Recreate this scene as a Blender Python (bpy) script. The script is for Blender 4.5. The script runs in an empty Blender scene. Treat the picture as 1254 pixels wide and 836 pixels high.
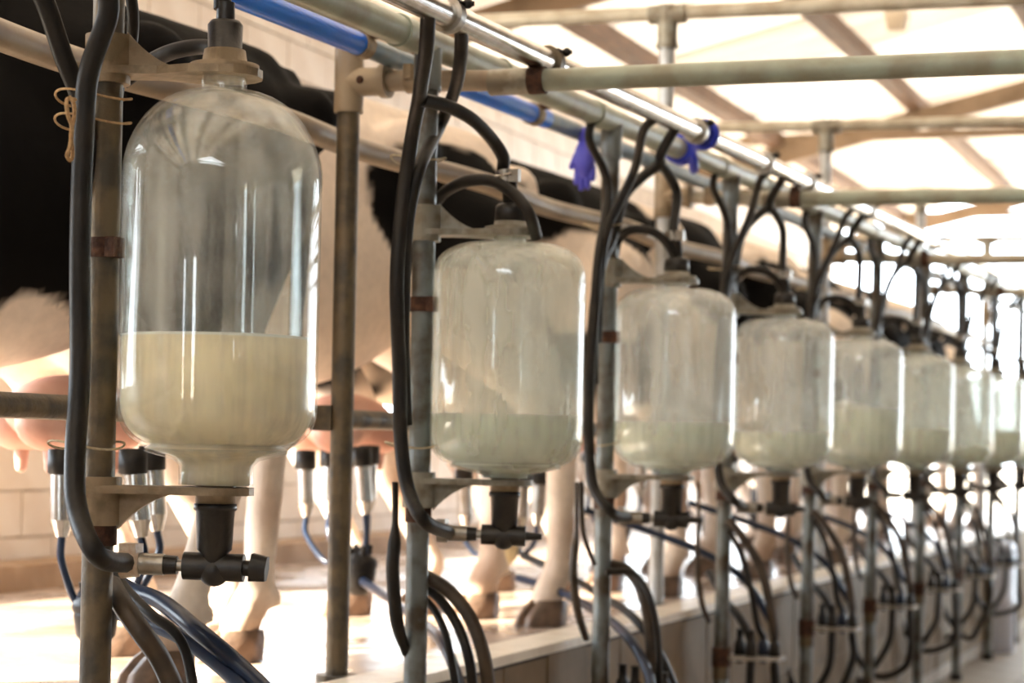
import bpy, bmesh, math, random
import numpy as np
from mathutils import Vector, Matrix
random.seed(7); rng = np.random.default_rng(7)
SC = bpy.context.scene
COL = SC.collection
PI = math.pi

# ------------------------------------------------------------------ camera
FPX, CX, CY = 2500.0, 627.0, 542.0
TH = math.radians(21.07); RHO = math.atan(0.021); ZC = 1.23
RV = Vector((math.cos(TH), math.sin(TH), 0)); FV = Vector((-math.sin(TH), math.cos(TH), 0)); UP = Vector((0, 0, 1))
cam = bpy.data.cameras.new('camera'); cam_o = bpy.data.objects.new('camera', cam); COL.objects.link(cam_o)
cr = RV * math.cos(RHO) + UP * math.sin(RHO); cu = -RV * math.sin(RHO) + UP * math.cos(RHO)
m = Matrix.Identity(4)
for i in range(3):
    m[i][0] = cr[i]; m[i][1] = cu[i]; m[i][2] = -FV[i]
m.translation = Vector((0, 0, ZC)); cam_o.matrix_world = m
cam.sensor_width = 36; cam.lens = 36 * FPX / 1254; cam.shift_y = (CY - 418) / 1254; cam.clip_end = 200
cam.dof.use_dof = True; cam.dof.focus_distance = 3.25; cam.dof.aperture_fstop = 4.2
SC.camera = cam_o

# ------------------------------------------------------------------ world, sun, exposure
w = bpy.data.worlds.new('world'); SC.world = w; w.use_nodes = True
bg = w.node_tree.nodes['Background']; bg.inputs[0].default_value = (0.83, 0.92, 1.0, 1); bg.inputs[1].default_value = 7.0
sun = bpy.data.lights.new('sun', 'SUN'); sun.energy = 26; sun.color = (1.0, 0.85, 0.66); sun.angle = math.radians(1.0)
sun_o = bpy.data.objects.new('sun', sun); COL.objects.link(sun_o)
sun_o.rotation_euler = Vector((0.72, 0.69, -0.66)).to_track_quat('-Z', 'Y').to_euler(); sun_o.location = (-8, -4, 9)
SC.view_settings.view_transform = 'Standard'; SC.view_settings.look = 'None'
SC.view_settings.exposure = 0.9; SC.view_settings.gamma = 1.0; SC.view_settings.use_curve_mapping = False
SC.cycles.transparent_max_bounces = 24

# ------------------------------------------------------------------ pixel -> place on a real plane
def ab(px, py):
    u, v = px - CX, py - CY
    return (u * math.cos(RHO) + v * math.sin(RHO)) / FPX, (u * math.sin(RHO) - v * math.cos(RHO)) / FPX
def PZ(px, py, Z):
    a, b = ab(px, py); p = (RV * a + FV) * Z
    return Vector((p.x, p.y, ZC + b * Z))
def PX(px, py, x):
    a, b = ab(px, py); d = RV * a + FV; t = x / d.x
    return Vector((x, d.y * t, ZC + b * t))

# ------------------------------------------------------------------ materials
def mat(name, color, rough=0.5, metal=0.0, noise=None, nscale=12, bump=0.0, bscale=60, spec=0.5, stretch=None, lo=.42, hi=.62, coords='Object'):
    M = bpy.data.materials.new(name); M.use_nodes = True; nt = M.node_tree; b = nt.nodes['Principled BSDF']
    b.inputs['Base Color'].default_value = (*color, 1); b.inputs['Roughness'].default_value = rough
    b.inputs['Metallic'].default_value = metal; b.inputs['Specular IOR Level'].default_value = spec
    if noise or bump:
        tc = nt.nodes.new('ShaderNodeTexCoord'); src = tc.outputs[coords]
        if stretch:
            mp = nt.nodes.new('ShaderNodeMapping'); mp.inputs['Scale'].default_value = stretch
            nt.links.new(src, mp.inputs[0]); src = mp.outputs[0]
    if noise:
        n = nt.nodes.new('ShaderNodeTexNoise'); n.inputs['Scale'].default_value = nscale; n.inputs['Detail'].default_value = 6
        nt.links.new(src, n.inputs['Vector'])
        r = nt.nodes.new('ShaderNodeValToRGB'); r.color_ramp.elements[0].position = lo; r.color_ramp.elements[1].position = hi
        r.color_ramp.elements[0].color = (*color, 1); r.color_ramp.elements[1].color = (*noise, 1)
        nt.links.new(n.outputs['Fac'], r.inputs[0]); nt.links.new(r.outputs[0], b.inputs['Base Color'])
    if bump:
        n2 = nt.nodes.new('ShaderNodeTexNoise'); n2.inputs['Scale'].default_value = bscale; n2.inputs['Detail'].default_value = 4
        nt.links.new(src, n2.inputs['Vector'])
        bp = nt.nodes.new('ShaderNodeBump'); bp.inputs['Strength'].default_value = bump; bp.inputs['Distance'].default_value = 0.01
        nt.links.new(n2.outputs['Fac'], bp.inputs['Height']); nt.links.new(bp.outputs[0], b.inputs['Normal'])
    return M
M = {}
M['galv'] = mat('galvanised_steel', (.21, .24, .245), .42, .55, (.10, .085, .065), 14, .15, 90)
M['galv_brown'] = mat('grimy_galvanised_steel', (.17, .13, .08), .48, .45, (.085, .075, .06), 18, .2, 80)
M['galv_lt'] = mat('bright_galvanised_steel', (.55, .58, .60), .4, .35, (.44, .45, .44), 14, .1, 90)
M['rust'] = mat('rust', (.045, .02, .013), .85, 0, (.095, .04, .022), 60, .4, 150)
M['casting'] = mat('cast_bracket', (.33, .25, .16), .5, .25, (.20, .15, .09), 25, .15, 120)
M['casting_grey'] = mat('cast_bracket_grey', (.32, .31, .26), .5, .3, (.20, .17, .125), 25, .15, 120)
M['paint'] = mat('grey_green_pipe_paint', (.33, .38, .31), .38, .1, (.25, .25, .19), 9, .06, 60)
M['paint_lt'] = mat('pale_pipe_paint', (.50, .47, .38), .4, .15, (.36, .31, .23), 10, .06, 60)
M['tan'] = mat('tan_rail_paint', (.34, .27, .185), .45, 0, (.24, .18, .12), 6, .08, 50)
M['steel'] = mat('stainless_steel', (.72, .71, .69), .22, 1.0, (.60, .57, .52), 30, 0)
M['steel_dull'] = mat('dull_steel', (.5, .49, .46), .4, .9, (.36, .33, .28), 30, .1)
M['rubber'] = mat('black_rubber', (.009, .0085, .008), .48, 0, (.019, .016, .013), 18, .08, 90, spec=.35)
M['rubber_br'] = mat('brown_rubber', (.07, .05, .033), .5, 0, (.035, .026, .02), 20, .08, 90)
M['rubber_bl'] = mat('dark_blue_hose', (.010, .020, .045), .30, 0, (.016, .032, .075), 8, .03, 60)
M['plastic_bk'] = mat('black_plastic', (.016, .015, .015), .38, 0, (.03, .027, .024), 30, .1, 120)
M['blue'] = mat('bright_blue_pipe', (.0, .15, .85), .3, 0, (.0, .19, .90), 6)
M['blue_grey'] = mat('faded_blue_pipe', (.10, .17, .24), .38, 0, (.16, .22, .26), 12)
M['glove'] = mat('blue_rubber_glove', (.06, .06, .50), .45, 0, (.10, .10, .62), 12, .2, 40)
M['ring'] = mat('blue_plastic', (.02, .04, .50), .35)
M['twine'] = mat('twine', (.55, .36, .18), .9, 0, (.40, .25, .12), 200, .4, 400)
M['twine_pale'] = mat('pale_twine', (.60, .52, .36), .9, 0, (.46, .38, .25), 200, .4, 400)
M['clear'] = mat('yellowed_plastic_clamp', (.62, .47, .34), .3, 0, (.72, .62, .5), 80, .2, 150)
M['wall'] = mat('painted_block', (.72, .66, .58), .45, 0, (.66, .58, .49), 5, .12, 40)
M['dull_wall'] = mat('fill_cutting_dark_wall', (.17, .16, .145), .8, 0, (.12, .11, .10), 3, .2, 20)  # unseen near and right walls, made dark to cut the fill light
M['blocking_sheet'] = mat('light_blocking_sheet', (.16, .14, .12), .7, 0, (.11, .09, .07), 3)  # opaque sheets made up for the unseen right slope, to block light
M['mortar'] = mat('mortar_joint', (.50, .43, .35), .8, 0, (.42, .35, .28), 10, .2, 60)
M['gutter'] = mat('stained_gutter', (.30, .20, .12), .6, 0, (.42, .30, .20), 5, .2, 30)
M['tile'] = mat('pit_wall_tile', (.24, .175, .10), .6, 0, (.18, .125, .065), 4, .05, 40, spec=.12)
M['nosing'] = mat('kerb_nosing', (.84, .78, .66), .35, 0, (.72, .64, .52), 9, .1, 60)
M['dark'] = mat('dark_joint', (.05, .04, .03), .9)
M['ftile'] = mat('pit_floor_tile', (.28, .24, .19), .6, 0, (.22, .18, .14), 6, .1, 40, spec=.15)
M['ground'] = mat('outside_ground', (.55, .48, .38), .9, 0, (.48, .41, .32), 1, .2, 10)
M['wood'] = mat('brown_timber', (.11, .065, .042), .7, 0, (.17, .095, .055), 7, .2, 30, stretch=(6, .6, 6))
M['rafter'] = mat('tan_truss_timber', (.22, .155, .10), .7, 0, (.16, .11, .065), 5, .2, 30)
M['udder'] = mat('udder_skin', (.62, .33, .25), .55, 0, (.70, .44, .35), 9, .1, 30)
M['hoof'] = mat('hoof_horn', (.10, .065, .045), .5, 0, (.20, .13, .09), 20, .2, 60)
M['eye'] = mat('eye', (.01, .008, .006), .1)
M['cream_plastic'] = mat('cream_claw_bowl', (.78, .66, .40), .25)
M['drum'] = mat('white_drum_plastic', (.66, .70, .82), .35, 0, (.60, .64, .76), 5)
M['boxlamp'] = mat('pale_box', (.62, .54, .42), .6, 0, (.5, .42, .32), 8)
# wet platform floor
def wet_floor():
    m_ = mat('wet_concrete', (.42, .33, .26), .3, 0, (.24, .18, .14), 2.2, .25, 25)
    nt = m_.node_tree; b = nt.nodes['Principled BSDF']
    tc = nt.nodes.new('ShaderNodeTexCoord'); n = nt.nodes.new('ShaderNodeTexNoise'); n.inputs['Scale'].default_value = 3.0; n.inputs['Detail'].default_value = 5
    nt.links.new(tc.outputs['Object'], n.inputs['Vector']); r = nt.nodes.new('ShaderNodeMapRange')
    r.inputs[1].default_value = .35; r.inputs[2].default_value = .65; r.inputs[3].default_value = .08; r.inputs[4].default_value = .42
    nt.links.new(n.outputs['Fac'], r.inputs[0]); nt.links.new(r.outputs[0], b.inputs['Roughness']); return m_
M['wet'] = wet_floor()
def coat_mat():
    m_ = bpy.data.materials.new('cow_coat'); m_.use_nodes = True; nt = m_.node_tree; b = nt.nodes['Principled BSDF']
    a = nt.nodes.new('ShaderNodeVertexColor'); a.layer_name = 'coat'
    n = nt.nodes.new('ShaderNodeTexNoise'); n.inputs['Scale'].default_value = 40; n.inputs['Detail'].default_value = 5
    tc = nt.nodes.new('ShaderNodeTexCoord'); nt.links.new(tc.outputs['Object'], n.inputs['Vector'])
    mr = nt.nodes.new('ShaderNodeMapRange'); mr.inputs[3].default_value = .82; mr.inputs[4].default_value = 1.15
    nt.links.new(n.outputs['Fac'], mr.inputs[0])
    mx = nt.nodes.new('ShaderNodeVectorMath'); mx.operation = 'SCALE'
    nt.links.new(a.outputs['Color'], mx.inputs[0]); nt.links.new(mr.outputs[0], mx.inputs['Scale'])
    nt.links.new(mx.outputs[0], b.inputs['Base Color']); b.inputs['Roughness'].default_value = .75
    b.inputs['Specular IOR Level'].default_value = .08
    bp = nt.nodes.new('ShaderNodeBump'); bp.inputs['Strength'].default_value = .15; bp.inputs['Distance'].default_value = .01
    nt.links.new(n.outputs['Fac'], bp.inputs['Height']); nt.links.new(bp.outputs[0], b.inputs['Normal'])
    return m_
M['coat'] = coat_mat()
def roof_mat(name, dif, tra, seed):
    m_ = bpy.data.materials.new(name); m_.use_nodes = True; nt = m_.node_tree
    for n in list(nt.nodes): nt.nodes.remove(n)
    out = nt.nodes.new('ShaderNodeOutputMaterial'); d = nt.nodes.new('ShaderNodeBsdfDiffuse'); t = nt.nodes.new('ShaderNodeBsdfTranslucent'); ad = nt.nodes.new('ShaderNodeAddShader')
    tc = nt.nodes.new('ShaderNodeTexCoord'); mp = nt.nodes.new('ShaderNodeMapping'); mp.inputs['Scale'].default_value = (.7, 2.4, .7); mp.inputs['Location'].default_value = (seed, seed * 2, 0)
    n = nt.nodes.new('ShaderNodeTexNoise'); n.inputs['Scale'].default_value = 2.0; n.inputs['Detail'].default_value = 6
    nt.links.new(tc.outputs['Object'], mp.inputs[0]); nt.links.new(mp.outputs[0], n.inputs['Vector'])
    r = nt.nodes.new('ShaderNodeValToRGB'); r.color_ramp.elements[0].position = .35; r.color_ramp.elements[1].position = .7
    r.color_ramp.elements[0].color = (*[c * .68 for c in tra], 1); r.color_ramp.elements[1].color = (*tra, 1)
    nt.links.new(n.outputs['Fac'], r.inputs[0]); nt.links.new(r.outputs[0], t.inputs[0])
    d.inputs[0].default_value = (*dif, 1)
    nt.links.new(d.outputs[0], ad.inputs[0]); nt.links.new(t.outputs[0], ad.inputs[1]); nt.links.new(ad.outputs[0], out.inputs[0]); return m_
M['sheet'] = roof_mat('translucent_roof_sheet', (.50, .45, .39), (.130, .109, .087), 0)
M['fill_panel'] = roof_mat('added_side_fill_panel', (.40, .42, .43), (.112, .122, .128), 5)  # translucent panel added to give soft side fill and reflections
M['sheet2'] = roof_mat('weathered_roof_sheet', (.46, .40, .33), (.088, .070, .053), 3)
def glass_mat(name, film_lo, film_hi, tint, streak=1.0):
    m_ = bpy.data.materials.new(name); m_.use_nodes = True; nt = m_.node_tree
    for n in list(nt.nodes): nt.nodes.remove(n)
    N, L = nt.nodes.new, nt.links.new
    out = N('ShaderNodeOutputMaterial'); tr = N('ShaderNodeBsdfTransparent'); tr.inputs[0].default_value = (.97, .985, .975, 1)
    df = N('ShaderNodeBsdfDiffuse'); df.inputs[0].default_value = (*tint, 1); tl = N('ShaderNodeBsdfTranslucent'); tl.inputs[0].default_value = (*tint, 1)
    film = N('ShaderNodeMixShader'); film.inputs[0].default_value = .4; L(df.outputs[0], film.inputs[1]); L(tl.outputs[0], film.inputs[2])
    tc = N('ShaderNodeTexCoord'); mp = N('ShaderNodeMapping'); mp.inputs['Scale'].default_value = (42, 42, 3.2)
    L(tc.outputs['Object'], mp.inputs[0]); n = N('ShaderNodeTexNoise'); n.inputs['Scale'].default_value = 1.0; n.inputs['Detail'].default_value = 5; L(mp.outputs[0], n.inputs['Vector'])
    n2 = N('ShaderNodeTexNoise'); n2.inputs['Scale'].default_value = 7; n2.inputs['Detail'].default_value = 3; L(tc.outputs['Object'], n2.inputs['Vector'])
    ml = N('ShaderNodeMath'); ml.operation = 'MULTIPLY'; L(n.outputs['Fac'], ml.inputs[0]); L(n2.outputs['Fac'], ml.inputs[1])
    mr = N('ShaderNodeMapRange'); mr.inputs[1].default_value = .18; mr.inputs[2].default_value = .34; mr.inputs[3].default_value = film_lo; mr.inputs[4].default_value = film_hi
    L(ml.outputs[0], mr.inputs[0])
    vo = N('ShaderNodeTexVoronoi'); vo.inputs['Scale'].default_value = 55; L(tc.outputs['Object'], vo.inputs['Vector'])
    ls = N('ShaderNodeMath'); ls.operation = 'LESS_THAN'; ls.inputs[1].default_value = .05; L(vo.outputs['Distance'], ls.inputs[0])
    ms = N('ShaderNodeMath'); ms.operation = 'MULTIPLY_ADD'; ms.inputs[1].default_value = .10 * streak; L(ls.outputs[0], ms.inputs[0]); L(mr.outputs[0], ms.inputs[2])
    mx = N('ShaderNodeMixShader'); L(ms.outputs[0], mx.inputs[0]); L(tr.outputs[0], mx.inputs[1]); L(film.outputs[0], mx.inputs[2])
    gl = N('ShaderNodeBsdfGlossy'); gl.inputs['Roughness'].default_value = .025; gl.inputs[0].default_value = (1, 1, 1, 1)
    fr = N('ShaderNodeFresnel'); fr.inputs[0].default_value = 1.5
    # both faces of the wall count as glass seen from the air
    bf = N('ShaderNodeFresnel'); bf.inputs[0].default_value = 1.5
    lw = N('ShaderNodeLayerWeight'); lw.inputs[0].default_value = .28
    pw = N('ShaderNodeMath'); pw.operation = 'MULTIPLY_ADD'; pw.inputs[1].default_value = .36; pw.inputs[2].default_value = .042
    p2 = N('ShaderNodeMath'); p2.operation = 'POWER'; p2.inputs[1].default_value = 3.4; L(lw.outputs['Facing'], p2.inputs[0]); L(p2.outputs[0], pw.inputs[0])
    m2 = N('ShaderNodeMixShader'); L(pw.outputs[0], m2.inputs[0]); L(mx.outputs[0], m2.inputs[1]); L(gl.outputs[0], m2.inputs[2]); L(m2.outputs[0], out.inputs[0])
    nt.nodes.remove(fr); nt.nodes.remove(bf)
    return m_
M['glass_clear'] = glass_mat('wet_clear_glass', .03, .22, (.84, .86, .84))
M['glass_fog'] = glass_mat('milky_fogged_glass', .20, .34, (.84, .87, .83), .4)
M['glass_fog2'] = glass_mat('hazed_glass', .13, .30, (.86, .89, .90), .8)
def milk_mat(name, c):
    m_ = mat(name, c, .35); b = m_.node_tree.nodes['Principled BSDF']
    b.inputs['Subsurface Weight'].default_value = .35; b.inputs['Subsurface Radius'].default_value = (.03, .025, .018); b.inputs['Subsurface Scale'].default_value = 1.0
    return m_
M['milk'] = milk_mat('fresh_cream_milk', (.90, .79, .57)); M['milk_green'] = milk_mat('pale_thin_milk', (.80, .87, .77)); M['foam'] = mat('milk_foam', (.86, .87, .82), .7)

# ------------------------------------------------------------------ mesh builder
class MB:
    def __init__(s): s.v = []; s.f = []; s.sm = []
    def add(s, vs, fs, smooth=True):
        o = len(s.v); s.v += [tuple(p) for p in vs]
        for f in fs: s.f.append(tuple(i + o for i in f)); s.sm.append(smooth)
    def box(s, c, size, rot=None):
        c = Vector(c); hx, hy, hz = [a / 2 for a in size]; vs = []
        for sx in (-1, 1):
            for sy in (-1, 1):
                for sz in (-1, 1):
                    p = Vector((sx * hx, sy * hy, sz * hz)); p = (rot @ p) if rot else p; vs.append(c + p)
        s.add(vs, [(0, 1, 3, 2), (4, 6, 7, 5), (0, 4, 5, 1), (2, 3, 7, 6), (0, 2, 6, 4), (1, 5, 7, 3)], False); return s
    def ring_tube(s, pts, rs, seg=10, cap=True):
        n = len(pts); pts = [Vector(p) for p in pts]
        t0 = (pts[1] - pts[0]).normalized(); ref = Vector((0, 0, 1)) if abs(t0.z) < .9 else Vector((1, 0, 0))
        nrm = t0.cross(ref).normalized(); vs = []
        for i in range(n):
            t = (pts[min(i + 1, n - 1)] - pts[max(i - 1, 0)])
            t = t.normalized() if t.length > 1e-9 else t0
            nrm = (nrm - t * nrm.dot(t)).normalized(); bn = t.cross(nrm)
            for k in range(seg):
                a = 2 * PI * k / seg; vs.append(pts[i] + (nrm * math.cos(a) + bn * math.sin(a)) * rs[i])
        fs = [(i * seg + k, i * seg + (k + 1) % seg, (i + 1) * seg + (k + 1) % seg, (i + 1) * seg + k) for i in range(n - 1) for k in range(seg)]
        s.add(vs, fs, True)
        if cap:
            s.add(vs[:seg], [tuple(range(seg))[::-1]], False); s.add(vs[-seg:], [tuple(range(seg))], False)
        return s
    def cyl(s, a, b, r0, r1=None, seg=16): return s.ring_tube([a, b], [r0, r0 if r1 is None else r1], seg)
    def tube(s, pts, r, seg=10, sub=7):
        P = [Vector(p) for p in pts]; out = []
        for i in range(len(P) - 1):
            p0 = P[i - 1] if i else P[0] * 2 - P[1]; p1, p2 = P[i], P[i + 1]; p3 = P[i + 2] if i + 2 < len(P) else P[-1] * 2 - P[-2]
            for j in range(sub):
                t = j / sub
                out.append(.5 * ((2 * p1) + (p2 - p0) * t + (2 * p0 - 5 * p1 + 4 * p2 - p3) * t * t + (3 * p1 - p0 - 3 * p2 + p3) * t ** 3))
        out.append(P[-1])
        if isinstance(r, (list, tuple)):
            rs = []
            for i in range(len(P) - 1):
                for j in range(sub): rs.append(r[i] + (r[i + 1] - r[i]) * j / sub)
            rs.append(r[-1])
        else: rs = [r] * len(out)
        return s.ring_tube(out, rs, seg)
    def lathe(s, prof, c=(0, 0, 0), seg=32):
        c = Vector(c); vs = []; n = len(prof)
        for (r, z) in prof:
            for k in range(seg):
                a = 2 * PI * k / seg; vs.append(c + Vector((max(r, 1e-4) * math.cos(a), max(r, 1e-4) * math.sin(a), z)))
        s.add(vs, [(i * seg + k, i * seg + (k + 1) % seg, (i + 1) * seg + (k + 1) % seg, (i + 1) * seg + k) for i in range(n - 1) for k in range(seg)], True); return s
    def ball(s, c, r, seg=14, rings=9, rot=None):
        if not isinstance(r, (tuple, list)): r = (r, r, r)
        c = Vector(c); vs = [c + (rot @ Vector((0, 0, -r[2])) if rot else Vector((0, 0, -r[2])))]
        for i in range(1, rings):
            ph = -PI / 2 + PI * i / rings
            for k in range(seg):
                a = 2 * PI * k / seg; p = Vector((r[0] * math.cos(ph) * math.cos(a), r[1] * math.cos(ph) * math.sin(a), r[2] * math.sin(ph)))
                vs.append(c + ((rot @ p) if rot else p))
        vs.append(c + (rot @ Vector((0, 0, r[2])) if rot else Vector((0, 0, r[2])))); e = len(vs) - 1; fs = []
        for k in range(seg): fs.append((0, 1 + (k + 1) % seg, 1 + k)); fs.append((e, e - seg + k, e - seg + (k + 1) % seg))
        for i in range(rings - 2):
            for k in range(seg): fs.append((1 + i * seg + k, 1 + i * seg + (k + 1) % seg, 1 + (i + 1) * seg + (k + 1) % seg, 1 + (i + 1) * seg + k))
        s.add(vs, fs, True); return s
    def caps(s, a, b, r0, r1, seg=14): return s.ball(a, r0, seg).ball(b, r1, seg).cyl(a, b, r0, r1, seg)
    def prism(s, poly, z0, z1):
        n = len(poly); vs = [Vector((x, y, z0)) for x, y in poly] + [Vector((x, y, z1)) for x, y in poly]
        s.add(vs, [tuple(range(n))[::-1], tuple(range(n, 2 * n))] + [(i, (i + 1) % n, n + (i + 1) % n, n + i) for i in range(n)], False); return s
    def mesh(s, name, m_):
        me = bpy.data.meshes.new(name); me.from_pydata(s.v, [], s.f); me.polygons.foreach_set('use_smooth', s.sm)
        me.materials.append(m_); me.update(); return me
    def build(s, name, m_, parent=None, loc=(0, 0, 0)):
        loc = Vector(loc)
        if parent is None and loc.length == 0 and s.v:           # origin at the base of the thing
            a = np.array(s.v); loc = Vector(((a[:, 0].min() + a[:, 0].max()) / 2, (a[:, 1].min() + a[:, 1].max()) / 2, a[:, 2].min()))
            s.v = [tuple(Vector(p) - loc) for p in s.v]
        o = bpy.data.objects.new(name, s.mesh(name, M[m_] if isinstance(m_, str) else m_)); COL.objects.link(o); o.parent = parent; o.location = loc; return o
def thing(name, label, cat, loc=(0, 0, 0), group=None, rz=0.0):
    o = bpy.data.objects.new(name, None); o.empty_display_size = .1; COL.objects.link(o); o.location = loc; o.rotation_euler = (0, 0, rz)
    return tag(o, label, cat, group)
def tag(o, label, cat, group=None):
    o['label'] = label; o['category'] = cat
    if group: o['group'] = group
    return o
def struct(o): o['kind'] = 'structure'; return o
def inst(src, parent, loc=(0, 0, 0), rot=None, name=None):
    o = src.copy(); COL.objects.link(o); o.parent = parent; o.location = loc
    if rot: o.rotation_euler = rot
    return o
ORD = ['first', 'second', 'third', 'fourth', 'fifth', 'sixth', 'seventh', 'eighth', 'ninth', 'tenth', 'eleventh']

# ------------------------------------------------------------------ layout
PXR, PY0, SP = -1.685, 2.647, 1.2          # row of front posts
JX, JY = .166, .06                         # jar axis from post
PLAT = .71; KERB = -1.773; WALLX = -4.1; Y0, Y1 = -4.0, 19.0
NP, NJ = 10, 9
def zslope(y): return .018 * (y - 4.17)    # overhead lines climb slightly along the shed

# ------------------------------------------------------------------ setting: platform, pit, walls, roof
struct(MB().box(((WALLX + KERB - .02) / 2, (Y0 + Y1) / 2, PLAT / 2), (KERB - .02 - WALLX, Y1 - Y0, PLAT)).build('floor_platform', 'wet'))
struct(MB().box((3.2, (Y0 + Y1) / 2, PLAT / 2), (2.4, Y1 - Y0, PLAT)).build('floor_platform_opposite', 'wet'))
fl = struct(MB().box((.1, (Y0 + Y1) / 2, -.056), (3.8, Y1 - Y0, .1)).build('floor', 'mortar'))
tm = MB().box((0, 0, 0), (.392, .392, .016)); tsrc = None
for i in range(5):
    for j in range(28):
        loc = (KERB + .2 + .4 * i, 7.4 + .4 * j, .002)
        if tsrc is None: tsrc = tm.build('floor_tile', 'ftile', None, (0, 0, 1e-6)); o = tsrc; o.parent = fl; o.location = Vector(loc) - fl.location
        else: o = inst(tsrc, fl, Vector(loc) - fl.location)
pw_ = struct(MB().box((KERB - .01, (Y0 + Y1) / 2, .34), (.02, Y1 - Y0, .68)).build('wall_pit', 'mortar'))
tsrc = None; tm = MB().box((0, 0, 0), (.012, .294, .304))
for j in range(48):
    for i, zc in enumerate((.545, .236)):
        loc = Vector((KERB + .005 + .0015 * ((j * 7 + i) % 3), 4.4 + .3 * j, zc)) - pw_.location
        if tsrc is None: tsrc = tm.build('wall_tile', 'tile', None, (0, 0, 1e-6)); tsrc.parent = pw_; tsrc.location = loc
        else: inst(tsrc, pw_, loc)
struct(MB().box((KERB - .045, (Y0 + Y1) / 2, PLAT + .002), (.13, Y1 - Y0, .024)).build('trim_1', 'nosing'))
struct(MB().box((KERB + .004, (Y0 + Y1) / 2, PLAT - .013), (.02, Y1 - Y0, .012)).build('trim_2', 'dark'))
# left wall with a wide opening near the camera end (out of frame)
WT = .2
wl = MB()
def wbox(mb, y0, y1, z0, z1): mb.box((WALLX - WT / 2 - .012, (y0 + y1) / 2, (z0 + z1) / 2), (WT, y1 - y0, z1 - z0))
wbox(wl, Y0, 1.6, 0, 3.3); wbox(wl, 1.6, 5.3, 0, 1.15); wbox(wl, 1.6, 5.3, 2.75, 3.3); wbox(wl, 5.3, 7.0, 0, 3.3)
OPEN = [(1.6, 5.3, 1.15, 2.75), (7.0, 10.6, 1.32, 2.0), (12.2, 18.6, 1.25, 2.8)]  # middle opening is added, hidden behind the cows, to let sunlight in
wbox(wl, 7.0, 10.6, 0, 1.32); wbox(wl, 7.0, 10.6, 2.0, 3.3); wbox(wl, 10.6, 12.2, 0, 3.3); wbox(wl, 12.2, 18.6, 0, 1.25); wbox(wl, 12.2, 18.6, 2.8, 3.3); wbox(wl, 18.6, Y1, 0, 3.3)
wl = struct(wl.build('wall_left', 'mortar'))
BH, BL = .16, .38
bm_ = MB().box((0, 0, 0), (.02, BL - .008, BH - .008)); bsrc = None; rest = MB(); cnt = 0
cand = []
for r in range(16):
    for c in range(-22, 37):
        y = 5.2 + BL * c + (BL / 2 if r % 2 else 0); z = PLAT + BH / 2 + BH * r
        if y > Y1 - .2 or y < Y0 + .2: continue
        if any(a_ - .19 < y < b_ + .19 and c_ - .08 < z < d_ + .08 for (a_, b_, c_, d_) in OPEN): continue
        cand.append((y, z))
cand.sort(key=lambda q: (0 if q[0] > 5.3 else 1, q[0] + (0 if (q[1] < 1.3 or q[1] > 2.1) else 3.0)))
for (y, z) in cand:
    loc = Vector((WALLX + .003 * random.random() - .012, y, z))
    if cnt < 290:
        if bsrc is None: bsrc = bm_.build('wall_block', 'wall', None, (0, 0, 1e-6)); bsrc.parent = wl; bsrc.location = loc - wl.location
        else: inst(bsrc, wl, loc - wl.location)
        cnt += 1
    else: rest.box(loc - wl.location, (.02, BL - .008, BH - .008))
rb = rest.build('wall_block_field', 'wall', wl); rb['kind'] = 'stuff'
struct(MB().box((WALLX + .11, (Y0 + Y1) / 2, PLAT + .04), (.2, Y1 - Y0, .09)).build('baseboard_left', 'gutter'))
# near end wall behind the camera with tall openings
nw = MB()
segs = [(-4.3, -2.98), (-2.74, -1.66), (-1.26, 4.7)]
for a, b in segs: nw.box(((a + b) / 2, Y0 - .1, 1.8), (b - a, .2, 3.6))
for a, b in ((-2.98, -2.74), (-1.66, -1.26)):
    nw.box(((a + b) / 2, Y0 - .1, 2.9), (b - a, .2, 1.6))
    nw.box(((a + b) / 2, Y0 - .1, .45), (b - a, .2, .9))
struct(nw.box((5.0, Y0 - .1, 1.8), (.8, .2, 3.6)).build('wall_near', 'dull_wall'))
rw = MB()  # unseen right wall, added to hold back front fill light
for (a, b) in ((0, 1.2), (2.75, 3.3)): rw.box((5.4, (Y0 + Y1) / 2, (a + b) / 2), (.2, Y1 - Y0, b - a))
for yy in (Y0 + .1, Y1 - .1): rw.box((5.4, yy, 2.0), (.2, .2, 1.2))
struct(rw.build('wall_right_blocker', 'dull_wall'))
wsh = MB().box((5.36, (Y0 + Y1) / 2, 1.975), (.004, Y1 - Y0 - .4, 1.55)).build('fill_light_sheet_1', 'fill_panel'); struct(wsh)  # added panel that passes soft fill light from the right
struct(MB().box((4.85, (Y0 + Y1) / 2, .35), (.9, Y1 - Y0, .70)).build('floor_right', 'wet'))
g = MB()
for (x0, x1, y0, y1) in ((-60, 60, Y1, 90), (-60, 60, -60, Y0 - .2), (-60, WALLX - .2, Y0 - .2, Y1), (5.3, 60, Y0 - .2, Y1)):
    g.box(((x0 + x1) / 2, (y0 + y1) / 2, .3), (x1 - x0, y1 - y0, .6))
struct(g.build('ground', 'ground', None, (0, 0, 1e-6)))
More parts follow.
